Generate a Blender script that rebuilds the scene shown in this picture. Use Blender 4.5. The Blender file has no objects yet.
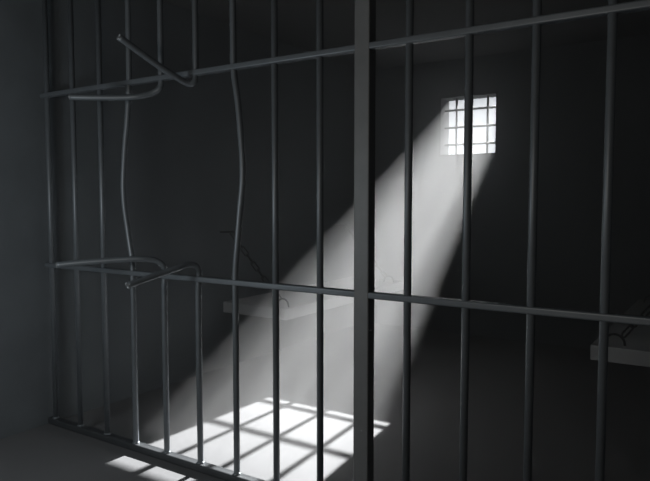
import bpy, bmesh, math
from mathutils import Vector, Matrix

scene = bpy.context.scene
COL = scene.collection
PI = math.pi

# ------------------------------------------------------------------ materials
def new_mat(name):
    m = bpy.data.materials.new(name)
    m.use_nodes = True
    nt = m.node_tree
    return m, nt, nt.nodes['Principled BSDF']

def concrete(name, col, var=0.12, scale=3.0, rough=0.85, bump=0.05, spec=0.3):
    m, nt, b = new_mat(name)
    tc = nt.nodes.new('ShaderNodeTexCoord')
    n = nt.nodes.new('ShaderNodeTexNoise')
    n.inputs['Scale'].default_value = scale
    n.inputs['Detail'].default_value = 5
    nt.links.new(tc.outputs['Object'], n.inputs['Vector'])
    r = nt.nodes.new('ShaderNodeValToRGB')
    r.color_ramp.elements[0].position = 0.3
    r.color_ramp.elements[1].position = 0.75
    r.color_ramp.elements[0].color = [c * (1 - var) for c in col] + [1]
    r.color_ramp.elements[1].color = [c * (1 + var) for c in col] + [1]
    nt.links.new(n.outputs['Fac'], r.inputs['Fac'])
    nt.links.new(r.outputs['Color'], b.inputs['Base Color'])
    n2 = nt.nodes.new('ShaderNodeTexNoise')
    n2.inputs['Scale'].default_value = 90
    n2.inputs['Detail'].default_value = 3
    nt.links.new(tc.outputs['Object'], n2.inputs['Vector'])
    bp = nt.nodes.new('ShaderNodeBump')
    bp.inputs['Strength'].default_value = bump
    bp.inputs['Distance'].default_value = 0.01
    nt.links.new(n2.outputs['Fac'], bp.inputs['Height'])
    nt.links.new(bp.outputs['Normal'], b.inputs['Normal'])
    b.inputs['Roughness'].default_value = rough
    b.inputs['Specular IOR Level'].default_value = spec
    return m

def iron(name, col, metallic=0.5, rough=0.4, var=0.15):
    m, nt, b = new_mat(name)
    tc = nt.nodes.new('ShaderNodeTexCoord')
    n = nt.nodes.new('ShaderNodeTexNoise')
    n.inputs['Scale'].default_value = 14
    n.inputs['Detail'].default_value = 4
    nt.links.new(tc.outputs['Object'], n.inputs['Vector'])
    r = nt.nodes.new('ShaderNodeValToRGB')
    r.color_ramp.elements[0].color = [c * (1 - var) for c in col] + [1]
    r.color_ramp.elements[1].color = [c * (1 + var) for c in col] + [1]
    nt.links.new(n.outputs['Fac'], r.inputs['Fac'])
    nt.links.new(r.outputs['Color'], b.inputs['Base Color'])
    b.inputs['Metallic'].default_value = metallic
    b.inputs['Roughness'].default_value = rough
    return m

M_WALL = concrete('wall_plaster', (0.165, 0.182, 0.195))
M_FLOOR = concrete('floor_concrete', (0.172, 0.172, 0.175), var=0.06, scale=2.0, rough=0.8)
M_CEIL = concrete('ceiling_plaster', (0.15, 0.152, 0.156))
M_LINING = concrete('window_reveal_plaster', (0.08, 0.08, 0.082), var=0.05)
M_BENCH = concrete('bench_concrete', (0.60, 0.603, 0.606), var=0.07, scale=5)
M_BAR = iron('painted_bar_iron', (0.195, 0.213, 0.23), 0.3, 0.40)
M_SILL = iron('worn_rail_iron', (0.075, 0.08, 0.085), 0.25, 0.5)
M_POST = iron('painted_post_iron', (0.23, 0.233, 0.235), 0.2, 0.5)
M_CUT = iron('bare_cut_iron', (0.35, 0.36, 0.37), 0.7, 0.4)
M_CHAIN = iron('dark_chain_iron', (0.02, 0.02, 0.02), 0.5, 0.3)
M_GRILLE = iron('window_grille_iron', (0.03, 0.03, 0.03), 0.3, 0.5)

def haze_material(density, g):
    m = bpy.data.materials.new('dusty_air')
    m.use_nodes = True
    nt = m.node_tree
    nt.nodes.clear()
    out = nt.nodes.new('ShaderNodeOutputMaterial')
    vs = nt.nodes.new('ShaderNodeVolumeScatter')
    vs.inputs['Color'].default_value = (1, 1, 1, 1)
    vs.inputs['Density'].default_value = density
    vs.inputs['Anisotropy'].default_value = g
    nt.links.new(vs.outputs['Volume'], out.inputs['Volume'])
    m.cycles.volume_sampling = 'MULTIPLE_IMPORTANCE'
    m.cycles.homogeneous_volume = True
    return m

# ------------------------------------------------------------------ helpers
def link_mesh(name, bm, mat, parent=None, smooth=False):
    bmesh.ops.recalc_face_normals(bm, faces=bm.faces)
    me = bpy.data.meshes.new(name)
    bm.to_mesh(me)
    bm.free()
    me.materials.append(mat)
    if smooth:
        for p in me.polygons:
            p.use_smooth = True
    o = bpy.data.objects.new(name, me)
    COL.objects.link(o)
    if parent:
        o.parent = parent
        o.location = -Vector(parent.location)      # meshes are written in room coordinates
    return o

def empty(name, loc):
    o = bpy.data.objects.new(name, None)
    o.empty_display_size = 0.1
    COL.objects.link(o)
    o.location = loc
    return o

def tag(o, label, cat, group=None):
    o['label'] = label
    o['category'] = cat
    if group:
        o['group'] = group

def structure(o):
    o['kind'] = 'structure'
    return o

def add_box(bm, lo, hi, bevel=0.0, seg=2):
    r = bmesh.ops.create_cube(bm, size=1)
    vs = r['verts']
    lo, hi = Vector(lo), Vector(hi)
    c, s = (lo + hi) / 2, hi - lo
    for v in vs:
        v.co = Vector((v.co.x * s.x, v.co.y * s.y, v.co.z * s.z)) + c
    if bevel:
        es = list({e for v in vs for e in v.link_edges})
        bmesh.ops.bevel(bm, geom=es, offset=bevel, segments=seg, profile=0.5, affect='EDGES')

def box(name, lo, hi, mat, parent=None, bevel=0.0, seg=2):
    bm = bmesh.new()
    add_box(bm, lo, hi, bevel, seg)
    return link_mesh(name, bm, mat, parent)

def add_tube(bm, pts, r, n=14, closed=False, caps=True, tip=None):
    pts = [Vector(p) for p in pts]
    N = len(pts)
    tang = []
    for i in range(N):
        if closed:
            t = pts[(i + 1) % N] - pts[i - 1]
        else:
            t = pts[min(i + 1, N - 1)] - pts[max(i - 1, 0)]
        tang.append(t.normalized())
    u = tang[0].orthogonal().normalized()
    rings = []
    for i in range(N):
        t = tang[i]
        u = (u - t * u.dot(t)).normalized()
        w = t.cross(u)
        rings.append([bm.verts.new(pts[i] + (u * math.cos(a) + w * math.sin(a)) * r)
                      for a in [2 * PI * k / n for k in range(n)]])
    M = N if closed else N - 1
    for i in range(M):
        a, b = rings[i], rings[(i + 1) % N]
        off = 0
        if closed and i == N - 1:      # match the frame twist of the last ring
            off = min(range(n), key=lambda s: (a[0].co - b[s].co).length)
        for k in range(n):
            bm.faces.new((a[k], a[(k + 1) % n], b[(k + 1 + off) % n], b[(k + off) % n]))
    if not closed and caps:
        bm.faces.new(rings[0])
        bm.faces.new(rings[-1])

def smooth_path(ctrl, step=0.012):
    """Catmull-Rom through the control points, evenly sampled."""
    P = [Vector(c) for c in ctrl]
    P = [P[0] * 2 - P[1]] + P + [P[-1] * 2 - P[-2]]
    out = []
    for i in range(1, len(P) - 2):
        p0, p1, p2, p3 = P[i - 1:i + 3]
        t0 = 0
        t1 = t0 + (p1 - p0).length ** 0.5
        t2 = t1 + (p2 - p1).length ** 0.5
        t3 = t2 + (p3 - p2).length ** 0.5
        k = max(2, int((p2 - p1).length / step))
        for j in range(k):
            t = t1 + (t2 - t1) * j / k
            a1 = p0 * ((t1 - t) / (t1 - t0)) + p1 * ((t - t0) / (t1 - t0))
            a2 = p1 * ((t2 - t) / (t2 - t1)) + p2 * ((t - t1) / (t2 - t1))
            a3 = p2 * ((t3 - t) / (t3 - t2)) + p3 * ((t - t2) / (t3 - t2))
            b1 = a1 * ((t2 - t) / (t2 - t0)) + a2 * ((t - t0) / (t2 - t0))
            b2 = a2 * ((t3 - t) / (t3 - t1)) + a3 * ((t - t1) / (t3 - t1))
            out.append(b1 * ((t2 - t) / (t2 - t1)) + b2 * ((t - t1) / (t2 - t1)))
    out.append(P[-2])
    return out

# ------------------------------------------------------------------ room numbers (metres)
RW, RD, RH = 3.12, 3.512, 2.523          # cell width, depth, height
WT = 0.20                                # back wall thickness
CY = -3.4                                # far side of the corridor
CX = 5.6                                 # right end of the corridor
WX0, WX1, WZ0, WZ1 = 0.808, 1.328, 1.660, 2.180   # window opening

# ------------------------------------------------------------------ setting
structure(box('floor', (-0.2, CY - 0.2, -0.15), (CX + 0.2, RD + WT, 0), M_FLOOR))
structure(box('ceiling', (-0.2, CY - 0.2, RH), (CX + 0.2, RD + WT, RH + 0.15), M_CEIL))
structure(box('wall_left', (-0.2, CY - 0.2, 0), (0, RD + WT, RH), M_WALL))
structure(box('wall_right', (RW, 0.0, 0), (RW + 0.2, RD + WT, RH), M_WALL))
structure(box('wall_front', (RW + 0.2, 0.0, 0), (CX + 0.2, 0.2, RH), M_WALL))
structure(box('wall_corridor', (0, CY - 0.2, 0), (CX, CY, RH), M_WALL))
structure(box('wall_corridor_end', (CX, CY - 0.2, 0), (CX + 0.2, 0.0, RH), M_WALL))

def ring_plate(bm, outer, inner, y0, y1):
    """rectangular plate in XZ with a rectangular hole, from y0 to y1"""
    def quad(rc, y):
        x0, x1, z0, z1 = rc
        return [bm.verts.new((x0, y, z0)), bm.verts.new((x1, y, z0)),
                bm.verts.new((x1, y, z1)), bm.verts.new((x0, y, z1))]
    of, inf, ob, inb = quad(outer, y0), quad(inner, y0), quad(outer, y1), quad(inner, y1)
    for k in range(4):
        j = (k + 1) % 4
        bm.faces.new((of[k], of[j], inf[j], inf[k]))
        bm.faces.new((ob[k], ob[j], inb[j], inb[k]))
        bm.faces.new((of[k], of[j], ob[j], ob[k]))
        bm.faces.new((inf[k], inf[j], inb[j], inb[k]))

L = 0.018
bm = bmesh.new()
ring_plate(bm, (0, RW, 0, RH), (WX0 - L, WX1 + L, WZ0 - L, WZ1 + L), RD, RD + WT)
structure(link_mesh('wall_back', bm, M_WALL))
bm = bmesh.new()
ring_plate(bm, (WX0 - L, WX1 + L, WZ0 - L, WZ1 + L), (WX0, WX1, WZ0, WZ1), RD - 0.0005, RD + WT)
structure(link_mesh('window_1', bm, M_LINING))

# ------------------------------------------------------------------ window grille
GY = RD + 0.105
grille = empty('window_grille', ((WX0 + WX1) / 2, GY, WZ0))
tag(grille, 'dark iron grille of crossed bars set in the small bright window', 'window bars')
for x in (0.921, 1.071, 1.219):
    bm = bmesh.new()
    add_tube(bm, [(x, GY, WZ0), (x, GY, WZ1)], 0.0105, 12)
    link_mesh('upright_bar', bm, M_GRILLE, grille, True)
for z in (1.756, 1.915, 2.075):
    bm = bmesh.new()
    add_tube(bm, [(WX0, GY - 0.006, z), (WX1, GY - 0.006, z)], 0.0105, 12)
    link_mesh('cross_bar', bm, M_GRILLE, grille, True)

# ------------------------------------------------------------------ barred cell front
SP, X0 = 0.22, 0.0427
ZB, ZL, ZU = 0.036, 0.885, 1.800         # top of bottom rail, lower rail, upper rail
R = 0.0138
front = empty('cell_bars', (RW / 2, 0, 0))
tag(front, 'tall dark iron bars across the cell front, two sawn through and bent aside', 'prison bars')

rail_b = box('bottom_rail', (0, -0.024, 0), (RW, 0.024, ZB), M_SILL, front, 0.008, 3)
for z, nm in ((ZL, 'cross_rail'), (ZU, 'cross_rail')):
    box(nm, (0, -0.018, z - 0.0125), (RW, 0.018, z + 0.0125), M_BAR, front, 0.006, 3)
box('top_rail', (0, -0.022, RH - 0.035), (RW, 0.022, RH), M_BAR, front, 0.006, 3)
box('post', (1.9665, -0.0195, 0), (2.0305, 0.033, RH), M_POST, front, 0.005, 3)

def bar(name, pts, tipped=False):
    bm = bmesh.new()
    add_tube(bm, pts, R, 16)
    o = link_mesh(name, bm, M_BAR, front, True)
    for p in o.data.polygons:            # flat end caps
        if len(p.vertices) > 4:
            p.use_smooth = False
    return o

def weld(x, parent):
    """flared weld bead where a bar meets the bottom rail"""
    bm = bmesh.new()
    n = 20
    prof = [(R + 0.005, ZB - 0.0015), (R + 0.004, ZB + 0.003), (R + 0.0015, ZB + 0.006), (R - 0.001, ZB + 0.008)]
    rings = [[bm.verts.new((x + r * math.cos(2 * PI * k / n), r * math.sin(2 * PI * k / n), z)) for k in range(n)]
             for r, z in prof]
    for a, b in zip(rings, rings[1:]):
        for k in range(n):
            bm.faces.new((a[k], a[(k + 1) % n], b[(k + 1) % n], b[k]))
    bm.faces.new(rings[0])
    bm.faces.new(rings[-1])
    o = link_mesh('weld_bead', bm, M_BAR, parent, True)
    o.location = (0, 0, 0)
    return o

BARX = [X0 + SP * i for i in range(9)] + [X0 + SP * 8 + 0.3793 + SP * i for i in range(5)]
BAR4 = [(BARX[3], 0, RH - 0.03), (BARX[3], 0, 1.86), (0.699, 0, 1.765), (0.692, 0, 1.70), (0.683, 0, 1.62),
        (0.666, 0.0, 1.52), (0.649, 0.0, 1.37), (0.645, 0.0, 1.29), (0.651, 0, 1.21), (0.667, 0, 1.12),
        (0.684, 0, 1.03), (0.697, 0, 0.965), (BARX[3], 0, 0.91), (BARX[3], 0, 0.84), (BARX[3], 0, ZB - 0.002)]
BAR7 = [(BARX[6], 0, RH - 0.03), (BARX[6], 0, 1.90), (1.3635, 0, 1.815), (1.368, 0, 1.76), (1.385, 0, 1.66),
        (1.402, 0, 1.50), (1.409, 0, 1.40), (1.408, 0, 1.31), (1.393, 0, 1.19), (1.378, 0, 1.06),
        (1.366, 0, 0.955), (BARX[6], 0, 0.87), (BARX[6], 0, 0.78), (BARX[6], 0, ZB - 0.002)]
for i, x in enumerate(BARX):
    if i in (4, 5):
        continue
    if i == 3:
        b = bar('bowed_bar', smooth_path(BAR4))
        b['label'] = 'bar pushed into a bow to the left'
    elif i == 6:
        b = bar('bowed_bar', smooth_path(BAR7))
        b['label'] = 'bar pushed into a bow to the right'
    else:
        b = bar('bar', [(x, 0, RH - 0.03), (x, 0, ZB - 0.002)])
    weld(x, b)

# the two sawn bars: upper and lower stubs, each bent out into the corridor
A4, A5 = BARX[4], BARX[5]
UP4 = [(A4, 0, RH - 0.03), (A4, 0, 1.86),
       (0.921, 0.0, 1.769), (0.919, -0.006, 1.752), (0.904, -0.015, 1.74), (0.887, -0.029, 1.729), (0.849, -0.073, 1.713), (0.794, -0.113, 1.708), (0.7, -0.183, 1.707), (0.604, -0.255, 1.708)]
UP5 = [(A5, 0, RH - 0.03), (A5, 0, 1.86),
       (1.14, 0.0, 1.778), (1.144, -0.007, 1.761), (1.137, -0.015, 1.752), (1.128, -0.024, 1.75), (1.119, -0.039, 1.755), (1.109, -0.091, 1.774), (1.085, -0.155, 1.808), (1.043, -0.33, 1.9)]
LO4 = [(A4, 0, ZB - 0.002), (A4, 0, 0.82),
       (0.928, 0.0, 0.903), (0.932, -0.007, 0.923), (0.928, -0.016, 0.94), (0.908, -0.037, 0.959), (0.879, -0.081, 0.968), (0.842, -0.119, 0.969), (0.77, -0.185, 0.964), (0.676, -0.276, 0.956), (0.606, -0.345, 0.947)]
LO5 = [(A5, 0, ZB - 0.002), (A5, 0, 0.84),
       (1.147, 0.0, 0.919), (1.149, -0.007, 0.933), (1.146, -0.017, 0.945), (1.138, -0.03, 0.951), (1.131, -0.051, 0.954), (1.12, -0.102, 0.942), (1.091, -0.173, 0.922), (1.046, -0.315, 0.883)]
for pts, nm, lab in ((UP4, 'cut_bar', 'sawn bar end bent flat to the left below the upper rail'),
                     (UP5, 'cut_bar', 'sawn bar end bent up to the left over the upper rail'),
                     (LO4, 'cut_bar', 'sawn bar stub bent over to the left above the lower rail'),
                     (LO5, 'cut_bar', 'sawn bar stub bent down to the left across the lower rail')):
    path = smooth_path(pts)
    b = bar(nm, path)
    b['label'] = lab
    # ragged bright face where it was sawn
    d = (path[-1] - path[-2]).normalized()
    bm = bmesh.new()
    u = d.orthogonal().normalized()
    w = d.cross(u)
    n = 16
    rings = []
    for r, h in ((R * 1.01, -0.002), (R * 1.03, 0.0), (R * 0.93, 0.0025), (R * 0.5, 0.0035)):
        rings.append([bm.verts.new(path[-1] + d * (h + (0.0022 * math.sin(3.3 * k) if h > 0 else 0)) +
                                   (u * math.cos(2 * PI * k / n) + w * math.sin(2 * PI * k / n)) * r) for k in range(n)])
    for a, c in zip(rings, rings[1:]):
        for k in range(n):
            bm.faces.new((a[k], a[(k + 1) % n], c[(k + 1) % n], c[k]))
    bm.faces.new(rings[0])
    bm.faces.new(rings[-1])
    s = link_mesh('sawn_end', bm, M_CUT, b)
    s.location = (0, 0, 0)
    s['label'] = 'bare bright sawn end'
    if pts in (LO4, LO5):
        weld(pts[0][0], b)

# ------------------------------------------------------------------ wall benches with staples
BZ0, BZ1 = 0.412, 0.491
BY0, BY1 = 1.41, 3.22

def staple_pts(c, out, side, w, h):
    """U-shaped staple: two feet at c +- side*w, standing h out along `out`"""
    c, out, side = Vector(c), Vector(out), Vector(side)
    pts = [c - side * w - out * 0.002, c - side * w + out * max(0.0, (h - w))]
    for k in range(1, 12):
        a = PI - PI * k / 12
        pts.append(c + side * w * math.cos(a) + out * (max(0.0, h - w) + w * math.sin(a)))
    pts += [c + side * w + out * max(0.0, (h - w)), c + side * w - out * 0.002]
    return pts

def bench(x0, x1, label, staple_xs):
    o = empty('bench', ((x0 + x1) / 2, (BY0 + BY1) / 2, BZ0))
    tag(o, label, 'bench', 'wall benches')
    box('slab', (x0, BY0, BZ0), (x1, BY1, BZ1), M_BENCH, o, 0.004, 2)
    for x, y in staple_xs:
        bm = bmesh.new()
        add_tube(bm, staple_pts((x, y, BZ1), (0, 0, 1), (1, 0, 0), 0.048, 0.055), 0.0062, 10)
        s = link_mesh('staple', bm, M_CHAIN, o, True)
    return o

YN, YF = 1.48, 3.08
bench(0.0, 0.585, 'grey concrete slab bench on the left wall, half inside the light beam', [(0.50, YN), (0.50, YF)])
bench(2.548, RW, 'dark concrete slab bench at the right edge, on the shadowed right wall', [(2.652, YN), (2.652, YF)])

# ------------------------------------------------------------------ chains
LINK_L, LINK_W, LINK_R = 0.091, 0.040, 0.0053

def link_bm(mat4):
    bm = bmesh.new()
    a = (LINK_L - LINK_W) / 2
    rr = LINK_W / 2 - LINK_R
    pts = []
    for k in range(9):
        t = -PI / 2 + PI * k / 8
        pts.append((a + rr * math.cos(t), rr * math.sin(t), 0))
    for k in range(9):
        t = PI / 2 + PI * k / 8
        pts.append((-a + rr * math.cos(t), rr * math.sin(t), 0))
    add_tube(bm, pts, LINK_R, 8, closed=True)
    bm.transform(mat4)
    return bm

def chain(wall_x, y_wall, y_bench, bench_x, sgn, label):
    """wall staple > links > bench staple; sgn = direction from the wall into the cell"""
    zw = 1.006
    o = empty('chain', (wall_x, y_wall, zw))
    tag(o, label, 'chain', 'bench chains')
    bm = bmesh.new()
    add_tube(bm, staple_pts((wall_x, y_wall, zw), (sgn, 0, 0), (0, 1, 0), 0.034, 0.092), 0.0068, 10)
    link_mesh('wall_staple', bm, M_CHAIN, o, True)
    p = Vector((wall_x + sgn * (0.092 - 0.012), y_wall, zw + 0.002))
    q = Vector((bench_x - sgn * 0.0, y_bench, BZ1 + 0.052))
    d = q - p
    pitch0 = LINK_L - 4 * LINK_R
    n = round((d.length) / pitch0)
    pitch = d.length / n
    d.normalize()
    side = Vector((0, 1, 0))
    side = (side - d * side.dot(d)).normalized()
    up = d.cross(side)
    for k in range(n):
        c = p + d * pitch * (k + 0.5)
        # sag a little below the straight line
        c.z -= 0.010 * math.sin(PI * (k + 0.5) / n)
        tw = (PI / 4) + (PI / 2) * (k % 2)
        a = side * math.cos(tw) + up * math.sin(tw)
        b = d.cross(a)
        m = Matrix(((d.x, a.x, b.x, c.x), (d.y, a.y, b.y, c.y), (d.z, a.z, b.z, c.z), (0, 0, 0, 1)))
        link_mesh('link', link_bm(m), M_CHAIN, o, True)
    return o

chain(0.0, 1.42, YN, 0.47, 1, 'dark chain in shadow from left wall to near corner of the left bench')
chain(0.0, 3.00, YF, 0.47, 1, 'faint chain in the light beam at the far end of the left bench')
chain(RW, 1.42, YN, 2.69, -1, 'chain at right edge rising from near corner of the right bench')
chain(RW, 3.00, YF, 2.69, -1, 'chain at far end of the dark right bench, by the back wall')

# ------------------------------------------------------------------ dusty air in the cell
bm = bmesh.new()
e = 0.0008
add_box(bm, (e, 0.045, e), (RW - e, RD - e, RH - e))
add_box(bm, (WX0 + e, RD - e + 0.0001, WZ0 + e), (WX1 - e, RD + WT, WZ1 - e))
haze = link_mesh('dusty_haze', bm, haze_material(0.275, 0.3))
haze['kind'] = 'stuff'
haze['label'] = 'pale dusty haze glowing in the light beam under the window'
haze['category'] = 'haze'

# ------------------------------------------------------------------ light
def aim(o, target):
    o.rotation_euler = (Vector(target) - o.location).to_track_quat('-Z', 'Y').to_euler()

sl = bpy.data.lights.new('yard_floodlight', 'SPOT')
sl.energy = 790
sl.use_nodes = True
fall = sl.node_tree.nodes.new('ShaderNodeLightFalloff')     # no fade with distance, set to keep the beam evenly bright
fall.inputs['Strength'].default_value = 1.0
sl.node_tree.links.new(fall.outputs['Constant'], sl.node_tree.nodes['Emission'].inputs['Strength'])
sl.color = (0.985, 0.995, 1.0)
sl.spot_size = math.radians(22)
sl.spot_blend = 0.1
sl.shadow_soft_size = 0.018
so = bpy.data.objects.new('yard_floodlight', sl)
COL.objects.link(so)
so.location = (0.928, 7.406, 4.258)
aim(so, (1.068, RD + 0.1, 1.92))

def lamp(name, loc, power, col, radius):
    d = bpy.data.lights.new(name, 'POINT')
    d.energy = power
    d.color = col
    d.shadow_soft_size = radius
    o = bpy.data.objects.new(name, d)
    COL.objects.link(o)
    o.location = loc

lamp('corridor_cool_fill', (0.75, -1.5, 1.1), 16, (0.86, 0.95, 1.0), 0.15)  # unseen cool fill without a fixture, added to brighten left wall and bars
lamp('corridor_warm_fill', (2.2, -2.9, 1.5), 21, (1.0, 0.93, 0.84), 0.15)  # unseen warm fill, not on a wall, added to lift rails and post

w = bpy.data.worlds.new('sky')
scene.world = w
w.use_nodes = True
bg = w.node_tree.nodes['Background']
bg.inputs['Color'].default_value = (0.91, 0.955, 1.0, 1)
bg.inputs['Strength'].default_value = 1.85

# ------------------------------------------------------------------ camera
cam = bpy.data.cameras.new('camera')
cam.sensor_width = 36
cam.lens = 36 * 634.91 / 650
cam.clip_start = 0.05
co = bpy.data.objects.new('camera', cam)
COL.objects.link(co)
co.location = (3.18165, -2.06438, 1.24010)
co.rotation_euler = (PI / 2 - 0.063732, 0, 0.58106)
scene.camera = co

# ------------------------------------------------------------------ look
vs = scene.view_settings
vs.view_transform = 'Standard'
vs.look = 'None'
vs.exposure = 0
vs.gamma = 1
vs.use_curve_mapping = False
scene.cycles.use_denoising = True
scene.cycles.max_bounces = 8
scene.cycles.volume_bounces = 0
